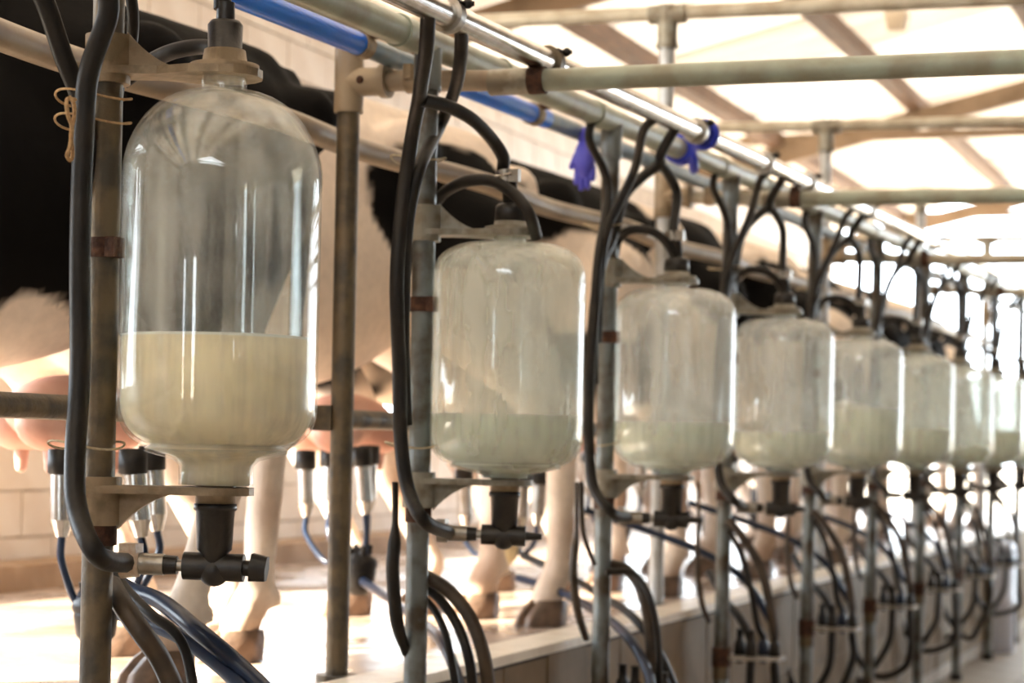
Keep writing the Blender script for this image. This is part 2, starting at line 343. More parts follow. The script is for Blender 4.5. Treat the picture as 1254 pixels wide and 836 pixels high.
# roof
RS = .232; RZ0 = ZC + 2.03; RIDGE = .6
def roofz(x): return RZ0 + RS * (x - WALLX) if x <= RIDGE else RZ0 + RS * (RIDGE - WALLX) - RS * (x - RIDGE)
roof = struct(MB().box((RIDGE, (Y0 + Y1) / 2, roofz(RIDGE) + .07), (.3, Y1 - Y0 + .6, .02)).build('ceiling', 'sheet2'))
ang = math.atan(RS); SL = (RIDGE - (WALLX - .5)) / math.cos(ang)
def sheet_mesh():
    mb = MB(); n = 44; vs = []
    for i in range(n + 1):
        y = -.53 + 1.06 * i / n; z = .016 * math.cos(2 * PI * y / .177)
        for (x, dz) in ((0, 0), (SL, 0), (0, .004), (SL, .004)): vs.append((x, y, z + dz))
    fs = []
    for i in range(n):
        a = i * 4; b = a + 4; fs += [(a, a + 1, b + 1, b)]
    mb.add(vs, fs, True); return mb
sm3 = sheet_mesh().mesh('roof_sheet', M['blocking_sheet']); sm1 = sheet_mesh().mesh('roof_sheet', M['sheet']); sm2 = sheet_mesh().mesh('roof_sheet', M['sheet2'])
for side in (0, 1):
    for j in range(24):
        o = bpy.data.objects.new('roof_sheet', sm3 if side else (sm2 if (j % 3 == 1) else sm1)); COL.objects.link(o); o.parent = roof  # right slope gets the light-blocking sheets
        if side == 0: o.location = Vector((WALLX - .5, Y0 - .2 + j * 1.0, roofz(WALLX - .5) + .06 + .004 * (j % 2))) - roof.location; o.rotation_euler = (0, -ang, 0)
        else: o.location = Vector((2 * RIDGE - WALLX + .5, Y0 - .2 + j * 1.0, roofz(WALLX - .5) + .06 + .004 * (j % 2))) - roof.location; o.rotation_euler = (0, -ang, PI)
for x in (-4.4, -3.47, -2.5, -1.55, -.6, .35, 1.3, 2.25, 3.2, 4.2):
    MB().box((0, 0, 0), (.09, Y1 - Y0 + .4, .11), Matrix.Rotation(-ang if x < RIDGE else ang, 3, 'Y')).build('purlin', 'wood', roof, Vector((x, (Y0 + Y1) / 2, roofz(x) - .02)) - roof.location)
for y in (-1.0, 4.0, 9.0, 14.0, 18.8):
    for sgn in (0, 1):
        xa, xb = (WALLX - .1, RIDGE) if sgn == 0 else (2 * RIDGE - WALLX + .1, RIDGE)
        a = Vector((xa, y, roofz(xa) - .14)); b = Vector((xb, y, roofz(xb) - .14)); mb = MB(); d = (b - a)
        mb.box((0, 0, 0), (d.length, .06, .13), Matrix.Rotation(-math.atan2(d.z, d.x), 3, 'Y')); mb.build('rafter', 'rafter', roof, (a + b) / 2 - roof.location)
    if y > 10: MB().box((0, 0, 0), (2 * (RIDGE - WALLX), .05, .06)).build('tie_beam', 'rafter', roof, Vector((RIDGE, y, ZC + 2.16)) - roof.location)
bxp = PZ(1098, 27, 11.3)
lb_ = MB(); lb_.add([bxp + Vector((x * q, y * q, z)) for (q, z) in ((.042, -.05), (.062, .05)) for x, y in ((-1, -1), (1, -1), (1, 1), (-1, 1))], [(3, 2, 1, 0), (4, 5, 6, 7), (0, 1, 5, 4), (1, 2, 6, 5), (2, 3, 7, 6), (3, 0, 4, 7)], False)
lb_.cyl(bxp + Vector((0, 0, .05)), Vector((bxp.x, bxp.y, roofz(bxp.x) + .04)), .008, .008, 8)
tag(lb_.build('hanging_box', 'boxlamp'), 'small pale box hanging under the sloping roof', 'box')

# ------------------------------------------------------------------ overhead lines
def line(xa, pa, pb, extra=0):             # 3-D line in the plane x = xa through two seen points, extended
    A, B = PX(*pa, xa), PX(*pb, xa); return A, B
def at_y(A, B, y): return A + (B - A) * ((y - A.y) / (B.y - A.y))
GA, GB = line(PXR, (490, 38), (890, 207)); GR = .030
SA, SB = line(-1.5, (545, 17), (1150, 299)); SR = .0255
BA, BB = line(-1.83, (413, 43), (992, 276)); BR = .024
vac = thing('vacuum_pipe', 'thick grey-green overhead pipe running along the tops of the front posts', 'pipe', at_y(GA, GB, 1.2))
o0 = vac.location
MB().cyl((0, 0, 0), at_y(GA, GB, 15.2) - o0, GR, GR, 18).build('pipe', 'paint', vac)
for k in range(12):
    for dy in (.0, .55):
        y = PY0 - .15 + SP * k + dy; c = at_y(GA, GB, y)
        if y > 1.3: MB().cyl(c - Vector((0, .004, 0)) - o0, c + Vector((0, .06 if dy == 0 else .008, 0)) - o0, GR + .004, GR + .004, 18).build('coupling', 'paint', vac)
mp_ = thing('milk_pipe', 'shiny stainless steel milk pipe with clamped joints along the pit side', 'pipe', at_y(SA, SB, 1.0)); o1 = mp_.location
MB().cyl((0, 0, 0), at_y(SA, SB, 12.6) - o1, SR, SR, 18).build('pipe', 'steel', mp_)
dS = (SB - SA).normalized()
for i, (px, py) in enumerate(((548, 19), (672, 75), (852, 162), (935, 195), (988, 220), (1062, 258), (1145, 297))):
    c = PX(px, py, -1.5); c = at_y(SA, SB, c.y)
    cl = MB().cyl(c - dS * .012 - o1, c + dS * .012 - o1, SR + .009, SR + .009, 18).build('clamp', 'steel_dull' if i != 1 else 'galv_brown', mp_)
    mb = MB(); q = c - o1 + RV * .026 + Vector((0, 0, .022)); mb.cyl(q - dS * .02, q + dS * .02, .006, .006, 8); mb.ball(q + RV * .012, .010, 8, 6); mb.cyl(q, q + RV * .024, .005, .005, 8); mb.build('clamp_bolt', 'rubber', cl)
cend = at_y(SA, SB, 12.6) - o1
MB().cyl(cend - dS * .03, cend + dS * .05, .05, .05, 16).build('end_cap', 'rubber', mp_)
bp_ = thing('wash_pipe', 'blue plastic overhead pipe behind the front posts, faded between clamps', 'pipe', at_y(BA, BB, 1.3)); o2 = bp_.location
cuts = [1.3, PX(442, 56, -1.83).y, PX(560, 104, -1.83).y, PX(668, 148, -1.83).y, PX(880, 232, -1.83).y, PX(905, 240, -1.83).y, 15.0]
for i in range(6):
    MB().cyl(at_y(BA, BB, cuts[i]) - o2, at_y(BA, BB, cuts[i + 1]) - o2, BR if i % 2 == 0 else BR - .002, BR if i % 2 == 0 else BR - .002, 16).build('blue_section' if i % 2 == 0 and i < 4 else 'faded_section', 'blue' if i in (0, 2) else 'blue_grey', bp_)
for i in range(1, 12):
    c = at_y(BA, BB, cuts[1] + .0 + (i - 1) * 1.02) - o2
    if c.y + o2.y < 14.8:
        cl = MB().cyl(c - dS * .018, c + dS * .018, BR + .005, BR + .005, 14).build('hanger_clamp', 'casting', bp_); MB().box(c + Vector((.035, 0, .018)), (.05, .02, .012)).build('clamp_bolt', 'rust', cl)
# rear stall posts with tees, cross pipes
RX = -1.93; REAR_Y = [3.985, 6.33, 8.71, 11.08, 13.6]
crossz = [ZC + .770, ZC + .802, ZC + .828, ZC + .87, ZC + .90]
words = ['nearest', 'second', 'third', 'fourth', 'farthest']
for j, y in enumerate(REAR_Y):
    topz = ZC + 1.395
    t = thing('stall_post', '%s tall galvanised stall post standing on the cow platform%s' % (words[j], ', tee joint above the rail' if j == 0 else ''), 'post', (RX, y, PLAT), 'tall stall posts')
    MB().cyl((0, 0, 0), (0, 0, topz - PLAT), .0245, .0245, 16).build('pole', 'galv_brown' if j == 0 else 'galv_lt', t)
    MB().cyl((0, 0, 0), (0, 0, .012), .045, .045, 16).build('base_flange', 'galv_brown', t)
    zt = topz - PLAT
    mb = MB().cyl((0, 0, zt - .10), (0, 0, zt + .028), .033, .033, 16); mb.cyl((-.06, 0, zt), (.06, 0, zt), .032, .032, 16); mb.cyl((0, 0, zt - .112), (0, 0, zt - .095), .037, .037, 16); mb.build('top_tee', 'casting_grey', t)
    zc = crossz[j] - PLAT
    mb = MB().cyl((0, 0, zc - .065), (0, 0, zc + .085), .0315, .0315, 16); mb.cyl((0, 0, zc), (.085, 0, zc), .031, .031, 16); mb.cyl((.078, 0, zc), (.094, 0, zc), .037, .037, 16)
    tee = mb.build('tee', 'casting' if j else 'tan', t); MB().ball((.04, -.031, zc), (.009, .006, .009), 8, 6).build('tee_bolt', 'rust', tee)
    # low cross pipe
    if j < 4:
        c = thing('cross_pipe', '%s horizontal pipe crossing from the stall post out over the pit' % words[j], 'pipe', (RX + .094, y, crossz[j]), 'cross pipes over the pit')
        r = .0225 if j < 3 else .019
        xs = -1.50 - (RX + .094); drop = -.014
        MB().cyl((0, 0, 0), (xs, 0, drop), r, r, 16).build('inner_section', 'tan' if j == 0 else 'paint_lt', c)
        MB().cyl((xs, 0, drop), (3.9, 0, drop * 3), r + .001, r + .001, 18).build('outer_section', 'paint' if j < 2 else 'paint_lt', c)
        mb = MB().cyl((xs - .10, 0, drop), (xs, 0, drop), r + .005, r + .005, 18); mb.build('sleeve', 'casting_grey', c)
        mb = MB().cyl((xs - .012, 0, drop), (xs + .022, 0, drop), r + .006, r + .006, 18); mb.box((xs, 0, drop + r + .008), (.022, .03, .02)); mb.build('rusty_clamp', 'rust', c)
        mb = MB().cyl((.045, 0, -.001), (.075, 0, -.002), r + .006, r + .006, 14); mb.box((.06, -.03, .012), (.018, .02, .03)); mb.build('collar', 'casting', c)
    tp = thing('roof_cross_pipe', '%s high pipe resting in the tee of the %s stall post' % (words[j], words[j]), 'pipe', (RX, y, topz), 'high cross pipes')
    MB().cyl((-1.15, 0, .02), (4.0, 0, -.05), .024, .024, 16).build('pipe', 'paint_lt', tp)

# ------------------------------------------------------------------ rump rail and kick rail
pts = []
for i in range(0, 106):
    y = 1.0 + i * .13; ph = (y - 4.0) / SP * 2 * PI
    pts.append(Vector((RX - .075 - .022 * math.sin(ph), y, ZC + .655 + .009 * (y - 3))))
tag(MB().tube(pts, .027, 12, 2).build('rump_rail', 'tan'), 'long wavy tan rail running behind the cows at rump height', 'rail')
kr = thing('kick_rail', 'dark steel rail running low behind the cows at udder height', 'rail', (RX - .075, 8, ZC + .045))
MB().cyl((0, -6.8, 0), (0, 6.5, .0), .022, .022, 12).build('bar', 'galv_brown', kr)
for y in REAR_Y: MB().box((.035, y - 8, 0), (.05, .05, .055)).build('rail_bracket', 'galv_brown', kr)

# ------------------------------------------------------------------ front posts with jar brackets
def bracket(z, top, cz, mname, mat_):
    """cast arm from the post sleeve to a ring under / over the jar; z = plate height, top = upper bracket"""
    s = 1 if top else -1; mb = MB()
    mb.cyl((0, 0, z - s * .018), (0, 0, z + s * .055), .034, .034, 18)
    d = Vector((JX, JY, 0)); L = d.length; d /= L; nrm = Vector((-d.y, d.x, 0))
    poly = [nrm * .034, d * (L * .45) + nrm * .030, d * (L - .045) + nrm * .055]
    for k in range(9): a = PI / 2 - PI * k / 8; poly.append(d * (L + .058 * math.cos(a)) + nrm * (.058 * math.sin(a)))
    poly += [d * (L - .045) - nrm * .055, d * (L * .45) - nrm * .030, -nrm * .034]
    mb.prism([(p.x, p.y) for p in poly], z - .006, z + .006)
    # curved web
    web = []; n = 10
    for k in range(n + 1):
        t = k / n; x = .03 + (L * .78 - .03) * t; h = .056 * (1 - t) ** 2.2 + .004; web.append((x, h))
    vs = []; fs = []
    for x, h in web:
        for sg in (-1, 1):
            p = d * x + nrm * (.007 * sg); vs += [Vector((p.x, p.y, z)), Vector((p.x, p.y, z + s * h))]
    for k in range(n):
        a = k * 4; b = a + 4; fs += [(a, b, b + 1, a + 1), (a + 2, a + 3, b + 3, b + 2), (a + 1, b + 1, b + 3, a + 3)]
    fs += [(0, 1, 3, 2), (n * 4, n * 4 + 2, n * 4 + 3, n * 4 + 1)]
    mb.add(vs, fs, False); return mb
def zt_of(k): return ZC + (.545 if k == 0 else .428)
ZB = ZC - .082
for k in range(NP):
    y = PY0 + SP * k; top = at_y(GA, GB, y).z
    nm = 'front galvanised post%s, %s along the row from the left' % (' beside the glass milk jar' if k < 8 else ' beyond the last jars', ORD[k])
    t = thing('support_post', nm, 'post', (PXR, y, 0), 'front posts along the pit edge')
    MB().cyl((0, 0, 0), (0, 0, top - GR * .6), .0235, .0235, 18).build('pole', 'galv_brown' if k == 0 else 'galv', t)
    MB().cyl((0, 0, 0), (0, 0, .05), .032, .030, 14).build('foot', 'rubber', t)
    cp = MB().cyl((0, 0, top - .10), (0, 0, top - .012), .0285, .0285, 16).build('top_sleeve', 'galv', t)
    mb = MB().cyl((0, 0, ZC + .265), (0, 0, ZC + .295), .026, .026, 14); mb.box((.026, -.012, ZC + .28), (.016, .03, .03)); mb.build('rusty_clamp', 'rust', t)
    if k < NJ:
        bracket(zt_of(k), True, 0, 'b', 0).build('upper_bracket', 'casting' if k == 0 else 'casting_grey', t)
        lb = bracket(ZB, False, 0, 'b', 0).build('lower_bracket', 'casting' if k == 0 else 'casting_grey', t)
        MB().cyl((0, 0, ZB - .085), (0, 0, ZB - .05), .029, .029, 8).build('rusty_collar', 'rust', lb)
    if k >= 3:
        MB().cyl((0, 0, .50), (0, 0, .60), .028, .026, 12).build('joint_sleeve', 'galv_brown', t)

# ------------------------------------------------------------------ jars
def prof_jar(R, zb, zt, tall, off=0.0):
    p = []; r_ = R - off
    nb = .056 if tall else .05; bl = .040 if tall else .012
    p.append((nb - off, zb + .003)); p.append((nb - off, zb + bl * .8)); p.append((nb + .008 - off * .5, zb + bl + off))
    rb = .062 if tall else .058; b0 = zb + bl + .012 + off
    p.append((R * .72, b0 + .000))
    for i in range(9):
        a = -PI / 2 + .25 + (PI / 2 - .25) * i / 8; p.append((r_ - rb + rb * math.cos(a), b0 + rb + .004 + rb * math.sin(a)))
    rt = .128 if tall else .082; nk = .034; z1 = zt - (.02 if tall else .012)
    zs = z1 - off - (.135 if tall else .088)
    for i in range(13):
        a = (PI / 2) * i / 12; e = 1.0 if tall else .70; p.append((nk - off + (r_ - nk + off) * max(math.cos(a), 0) ** e, zs + (z1 - off - zs) * math.sin(a) ** e))
    p.append((nk - off, z1 + .004)); p.append((nk - off, zt + .02))
    return p
def level_clip(prof, zl):
    out = [(0, prof[0][1])]; 
    for i, (r, z) in enumerate(prof):
        if z <= zl: out.append((r, z)); last = (r, z)
        else:
            t = (zl - last[1]) / (z - last[1]); out.append((last[0] + (r - last[0]) * t, zl)); break
    out.append((out[-1][0] * .5, zl - .001)); out.append((0, zl - .001)); return out
LEV = [(410, 265), (509, 628), (518, 832), (530, 969), (501, 1064), (527, 1143), (552, 1200), (528, 1235), (540, 1260)]
DESC = ['nearest and tallest glass milk jar, nearly half full of cream-coloured milk',
        'second glass milk jar from the left, fogged, a quarter full of pale milk',
        'third glass milk jar from the left, streaky with a low band of milk',
        'fourth glass milk jar from the left, bluish haze above shallow milk',
        'fifth glass milk jar from the left, greenish milk with a foam lump',
        'sixth glass milk jar from the left, greyish haze and shallow milk',
        'seventh glass milk jar from the left, pale with very little milk',
        'eighth glass milk jar from the left, cut by the right photo edge',
        'farthest glass milk jar, mostly hidden behind the eighth jar']
DT = Vector((.95, .31, -.02)).normalized()
for k in range(NJ):
    R = .1495 if k == 0 else .158; tall = k == 0; y = PY0 + SP * k + JY; x = PXR + JX
    zb = ZB + .006; zt = zt_of(k) - .006
    t = thing('milk_jar', DESC[k], 'jar', (x, y, 0), 'glass milk jars in a row')
    po = prof_jar(R, zb, zt, tall); pi_ = prof_jar(R, zb, zt, tall, .004)
    MB().lathe(po + pi_[::-1] + [po[0]], (0, 0, 0), 56).build('glass_body', 'glass_clear' if k in (0,) else ('glass_fog2' if k in (2, 3, 4) else 'glass_fog'), t)
    a_, b_ = ab(LEV[k][1], LEV[k][0]); Zd = (Vector((x, y, 0)).dot(FV)) - R * .9
    zl = max(ZC + b_ * Zd, zb + .10)
    pm = prof_jar(R, zb, zt, tall, .0055)
    mk = MB().lathe(level_clip(pm, zl), (0, 0, 0), 56).build('milk', 'milk' if k == 0 else 'milk_green', t)
    rr = R - .007
    MB().lathe([(rr, zl - .008), (rr, zl + .004), (rr - .012, zl + .002), (rr - .014, zl - .004)], (0, 0, 0), 48).build('foam_ring', 'foam', mk)
    if k == 4: MB().ball((-.03, -.09, zl + .005), (.045, .035, .03), 14, 8).ball((.02, -.08, zl + .002), (.05, .03, .018), 14, 8).build('foam_lump', 'foam', mk)
    # cap and inlet
    z0 = zt_of(k) + .006
    MB().lathe([(.052, z0), (.052, z0 + .008), (.034, z0 + .012), (.031, z0 + .03), (0, z0 + .03)], (0, 0, 0), 28).build('collar', 'casting' if k == 0 else 'casting_grey', t)
    cp = MB().lathe([(0, z0 + .024), (.030, z0 + .022), (.0305, z0 + .03), (.0255, z0 + .033), (.0265, z0 + .068), (.022, z0 + .074), (0, z0 + .074)] if k == 0 else
                    [(0, z0 + .02), (.033, z0 + .02), (.031, z0 + .05), (.024, z0 + .056), (0, z0 + .056)], (0, 0, 0), 24).build('cap', 'plastic_bk', t)
    zi = z0 + (.07 if k == 0 else .054)
    if k == 0: MB().cyl((0, 0, zi), (0, 0, zi + .032), .0145, .0135, 16).build('inlet_tube', 'plastic_bk', cp)
    else: MB().cyl((0, 0, zi), (-.006, .0, zi + .068), .0165, .0150, 16).build('inlet_tube', 'rubber', cp)
    # outlet tee
    zo = zb - .012
    MB().lathe([(.030, zo + .014), (.030, zo - .012), (.022, zo - .016)], (0, 0, 0), 24).build('outlet_flange', 'casting', t)
    zt2 = ZC - (.196 if k == 0 else .19); C = Vector((0, 0, zt2))
    mb = MB().lathe([(0, zo - .012), (.032, zo - .013), (.0325, zo - .022), (.029, zo - .024), (.0265, zo - .082), (.020, zo - .088), (.0195, zt2 - .01), (0, zt2 - .012)], (0, 0, 0), 24)
    mb.cyl(C - DT * .046, C + DT * .045, .021, .021, 20); mb.ball(C - Vector((0, 0, .006)), .024, 16, 10)
    tee = mb.build('outlet_tee', 'plastic_bk', t)
    if k == 0:
        MB().cyl(C + DT * .045, C + DT * .058, .012, .012, 12).build('valve_stem', 'plastic_bk', tee)
        kb = MB(); kb.cyl(C + DT * .056 + Vector((0, 0, .002)), C + DT * .080, .024, .021, 6); kb.build('valve_knob', 'plastic_bk', tee)
    else: MB().cyl(C + DT * .04, C + DT * .078, .010, .006, 12).build('outlet_spout', 'plastic_bk', tee)
    MB().cyl(C - DT * .060, C - DT * .044, .009, .009, 12).build('nipple', 'steel_dull', tee)
    MB().cyl(C - DT * .080, C - DT * .056, .0155, .014, 14).build('elbow', 'plastic_bk', tee)
    MB().cyl(C - DT * .114, C - DT * .076, .0165, .0165, 16).build('ferrule', 'steel_dull', tee)
    if k == 0:
        q = C - DT * .127
        cl = MB().cyl(q - DT * .014, q + DT * .014, .024, .020, 8); cl.box(q + Vector((0, 0, .022)), (.03, .022, .016)); cl.build('hose_clamp', 'clear', tee)
    else: MB().cyl(C - DT * .138, C - DT * .115, .020, .020, 8).box(C - DT * .127 + Vector((0, 0, .02)), (.02, .02, .016)).build('hose_clamp', 'steel_dull', tee)

# ------------------------------------------------------------------ hoses
WHERE = ['first', 'second', 'third', 'fourth', 'fifth', 'sixth', 'seventh', 'eighth', 'ninth']
def hose(pts, r, mat_, name, label, cat='hose', group=None, parts=None, seg=10):
    o = MB().tube(pts, r, seg).build(name, mat_); return tag(o, label, cat, group)
def valve_end(k): return Vector((PXR + JX, PY0 + SP * k + JY, ZC - (.196 if k == 0 else .19))) - DT * .112
def jar_top(k): return Vector((PXR + JX - .006, PY0 + SP * k + JY, zt_of(k) + (.098 if k == 0 else .115)))
def spt(y): p = at_y(SA, SB, y); return p - Vector((0, 0, SR * .6))
def gpt(y): p = at_y(GA, GB, y); return p - Vector((0, 0, GR * .6))
# station 1 (k = 0)
H = lambda L: [PX(*p) if len(p) == 3 else p[0] for p in L]
hose([spt(PX(142, -40, -1.60).y + .04)] + H([(142, -40, -1.60), (132, 20, -1.62), (110, 85, -1.65), (103, 150, -1.66), (98, 300, -1.66), (98, 450, -1.66), (92, 560, -1.65), (95, 625, -1.63), (120, 680, -1.58)]) + [valve_end(0) - DT * .02, valve_end(0)], .0155, 'rubber', 'milk_hose', 'long black hose down the first post to the nearest jar valve', group='milk hoses down the posts')
hose([gpt(PX(38, -40, -1.72).y - .10)] + H([(38, -40, -1.72), (58, 10, -1.72), (78, 70, -1.71), (96, 115, -1.70), (104, 160, -1.70), (110, 240, -1.705), (112, 420, -1.71), (116, 620, -1.72)]), .0150, 'rubber', 'air_hose', 'black hose slanting in from upper left behind the first post', group='upper air hoses')
hose([gpt(PX(158, -30, -1.70).y - .02)] + H([(158, -30, -1.70), (163, 20, -1.70), (160, 58, -1.72), (148, 90, -1.74), (140, 150, -1.75)]), .0095, 'rubber', 'thin_hose', 'thin grey-black hose just right of the first post top')
hose([spt(PX(270, -60, -1.5).y + .02)] + H([(270, -60, -1.5), (272, -25, -1.515)]) + [jar_top(0) + Vector((0, 0, .022)), jar_top(0)], .0135, 'rubber', 'top_hose', 'short black hose entering the cap of the nearest jar from above', group='hoses feeding the jar caps')
hose(H([(150, 100, -1.72), (180, 78, -1.68), (215, 62, -1.62), (255, 58, -1.56), (285, 75, -1.50)]), .0125, 'rubber', 'arch_hose', 'dark hose arching over the shoulder of the nearest jar', group='arched vacuum hoses')
# station 2 (k = 1)
def Y(pts, *a, **k_): return hose(pts, *a, **k_)
hose([spt(PX(524, 30, -1.5).y)] + H([(522, 62, -1.52), (516, 100, -1.56), (513, 122, -1.60), (505, 165, -1.64), (494, 240, -1.66), (486, 340, -1.66), (489, 450, -1.66), (491, 540, -1.65), (500, 600, -1.63), (520, 638, -1.58)]) + [valve_end(1)], .0145, 'rubber', 'milk_hose', 'long black hose down the second post to the second jar valve', group='milk hoses down the posts')
hose(H([(517, 122, -1.59), (548, 130, -1.57), (578, 146, -1.55), (602, 170, -1.54), (616, 192, -1.53)]) + [jar_top(1) + Vector((-.012, 0, .02)), jar_top(1)], .0135, 'rubber', 'top_hose', 'black branch hose bending over to the second jar cap', group='hoses feeding the jar caps')
hose([spt(PX(565, 45, -1.5).y)] + H([(564, 72, -1.53), (557, 110, -1.60), (538, 155, -1.68), (516, 200, -1.64), (504, 245, -1.65), (497, 300, -1.655), (494, 420, -1.66), (497, 520, -1.66)]), .0135, 'rubber', 'air_hose', 'black hose crossing the second post from the steel pipe', group='upper air hoses')
hose(H([(528, 255, -1.70), (545, 235, -1.66), (572, 222, -1.60), (602, 222, -1.55), (630, 238, -1.49), (648, 262, -1.455), (657, 290, -1.455)]), .0125, 'rubber', 'arch_hose', 'dark hose arching behind the second jar cap', group='arched vacuum hoses')
# stations 3.. : Y shaped branches
S3 = dict(
 milk=[(808, 200, -1.56), (785, 218, -1.60), (764, 242, -1.63), (752, 285, -1.655), (735, 330, -1.66), (726, 400, -1.66), (721, 490, -1.66), (722, 560, -1.65), (728, 600, -1.63), (750, 628, -1.58)],
 branch=[(808, 200, -1.56), (820, 216, -1.55), (829, 238, -1.54)],
 stem=[(818, 172, -1.52), (809, 190, -1.55), (808, 200, -1.56)],
 airl=[(722, 172, -1.69), (738, 205, -1.68), (745, 232, -1.67), (742, 262, -1.665), (733, 310, -1.66), (728, 380, -1.66), (728, 470, -1.66)],
 airr=[(788, 160, -1.53), (778, 205, -1.58), (760, 245, -1.62), (746, 275, -1.645), (737, 320, -1.655), (732, 420, -1.66)],
 arch=[(752, 318, -1.68), (758, 292, -1.66), (775, 281, -1.62), (800, 284, -1.57), (818, 300, -1.535), (829, 322, -1.515)])
for k in range(2, NJ):
    dk = Vector((0, SP * (k - 2), 0))
    def T(L, lift=True):
        out = []
        for p in L:
            q = PX(*p) + dk; w_ = min(1, max(0, (q.z - ZC - .30) / .4)) if lift else 0
            jt = Vector((0, .03 * math.sin(k * 2.3 + q.z * 5), 0)) * (w_ * (1 if k > 2 else 0))
            out.append(q + Vector((0, 0, (SB - SA).z / (SB - SA).y * SP * (k - 2) * w_)) + jt)
        return out
    g_ = WHERE[k]
    ms = T(S3['stem']); top = spt(ms[0].y)
    mk = T(S3['milk']); mk[0] = ms[-1]
    hose([top] + ms[:2] + mk + [valve_end(k)], .0138, 'rubber', 'milk_hose', 'long black hose down the %s post to the %s jar valve' % (g_, g_), group='milk hoses down the posts')
    br = T(S3['branch']); br[0] = ms[-1]
    hose(br + [jar_top(k) + Vector((-.004, 0, .03)), jar_top(k)], .0125, 'rubber', 'top_hose', 'black branch hose curving into the %s jar cap' % g_, group='hoses feeding the jar caps')
    al = T(S3['airl']); hose([gpt(al[0].y)] + al, .0115, 'rubber', 'air_hose', 'dark hose dropping from the overhead pipe to the %s post, on its left' % g_, group='upper air hoses')
    ar = T(S3['airr']); hose([spt(ar[0].y)] + ar, .0115, 'rubber', 'pulse_hose', 'dark hose dropping from the steel pipe onto the %s post, on its right' % g_, group='upper pulse hoses')
    hose(T(S3['arch'], False), .0118, 'rubber', 'arch_hose', 'dark hose arching behind the %s jar cap' % g_, group='arched vacuum hoses')
# metal hose clamps on jar cap hoses
for k in range(1, NJ):
    p = jar_top(k); mb = MB(); t = thing('hose_fitting', 'metal clip joining the hose above the %s jar cap' % WHERE[k], 'hose clip', p + Vector((-.006, 0, .004)), 'metal clips above the jar caps')
    MB().cyl((0, 0, -.012), (-.004, 0, .012), .0185, .018, 14).build('band', 'steel_dull', t)
    MB().box((.022, -.008, 0), (.022, .016, .026)).build('screw_block', 'steel_dull', t)
    if k == 1: MB().cyl((-.024, -.012, -.004), (.02, -.014, .004), .005, .005, 8).build('screw', 'steel', t)

# ------------------------------------------------------------------ lower hoses and jetter trays
def low(k, L, r, m_, name, label, group): return hose(H(L), r, m_, name, label, group=group, seg=8)
low(0, [(136, 715, -1.70), (150, 740, -1.66), (172, 772, -1.62), (195, 805, -1.60), (216, 850, -1.58)], .0165, 'rubber_br', 'drain_hose', 'thick brownish hose bending down from the first post base', 'low hoses')
low(0, [(140, 700, -1.75), (155, 722, -1.72), (185, 752, -1.66), (212, 772, -1.62), (228, 800, -1.60), (238, 850, -1.58)], .0085, 'rubber', 'drain_hose', 'thin paired black hose beside the first post base', 'low hoses')
low(0, [(120, 640, -2.1), (135, 700, -1.9), (160, 722, -1.80), (195, 735, -1.72), (240, 770, -1.62), (290, 812, -1.56), (330, 850, -1.5)], .0145, 'rubber_bl', 'long_milk_tube', 'upper dark blue tube slanting under the nearest jar', 'blue long milk tubes')
low(0, [(150, 752, -1.80), (180, 762, -1.74), (225, 782, -1.66), (275, 820, -1.58), (310, 855, -1.52)], .0130, 'rubber_bl', 'long_milk_tube', 'lower shiny blue tube slanting under the nearest jar', 'blue long milk tubes')
low(1, [(520, 705, -1.68), (548, 722, -1.63), (575, 755, -1.58), (592, 800, -1.55), (600, 850, -1.55)], .0150, 'rubber_br', 'drain_hose', 'outer thick hose of the bundle beside the second post', 'low hoses')
low(1, [(520, 718, -1.69), (540, 735, -1.65), (560, 765, -1.61), (574, 805, -1.58), (580, 850, -1.58)], .0110, 'rubber', 'drain_hose', 'middle hose of the bundle beside the second post', 'low hoses')
low(1, [(520, 732, -1.70), (535, 752, -1.67), (548, 785, -1.64), (560, 850, -1.62)], .0085, 'rubber', 'drain_hose', 'inner thin hose of the bundle beside the second post', 'low hoses')
low(1, [(445, 712, -2.3), (480, 735, -2.1), (520, 765, -1.85), (545, 792, -1.70), (568, 850, -1.62)], .0130, 'rubber_bl', 'long_milk_tube', 'blue tube slanting behind the second post', 'blue long milk tubes')
low(2, [(740, 690, -1.68), (768, 698, -1.63), (786, 725, -1.58), (796, 775, -1.56), (798, 850, -1.56)], .0150, 'rubber_br', 'drain_hose', 'outer thick hose of the bundle beside the third post', 'low hoses')
low(2, [(742, 700, -1.66), (775, 702, -1.60), (795, 730, -1.55), (806, 780, -1.53), (808, 850, -1.53)], .0085, 'rubber', 'drain_hose', 'outer thin hose of the bundle beside the third post', 'low hoses')
low(2, [(635, 708, -2.15), (680, 722, -1.98), (725, 745, -1.80), (765, 775, -1.64), (790, 815, -1.56), (800, 850, -1.52)], .0130, 'rubber_bl', 'long_milk_tube', 'blue tube slanting from the cream claw past the third post', 'blue long milk tubes')
low(2, [(640, 680, -2.15), (690, 702, -1.98), (730, 725, -1.80), (775, 755, -1.64), (805, 795, -1.56), (830, 850, -1.50)], .0115, 'rubber', 'pulse_tube', 'black tube slanting from the cream claw past the third post', 'black pulse tubes')
low(1, [(484, 590, -1.70), (484, 640, -1.70), (483, 665, -1.70), (481, 700, -1.70), (486, 760, -1.70), (498, 800, -1.70)], [.007, .007, .0145, .0145, .0145, .010], 'rubber', 'sleeved_hose', 'hose with thick black sleeve hanging left of the second post', 'sleeved hoses')
low(2, [(706, 590, -1.70), (706, 650, -1.70), (704, 670, -1.70), (702, 705, -1.70), (708, 750, -1.70), (718, 782, -1.70)], [.006, .006, .0115, .0115, .0115, .009], 'rubber_br', 'sleeved_hose', 'brown sleeved hose hanging left of the third post', 'sleeved hoses')
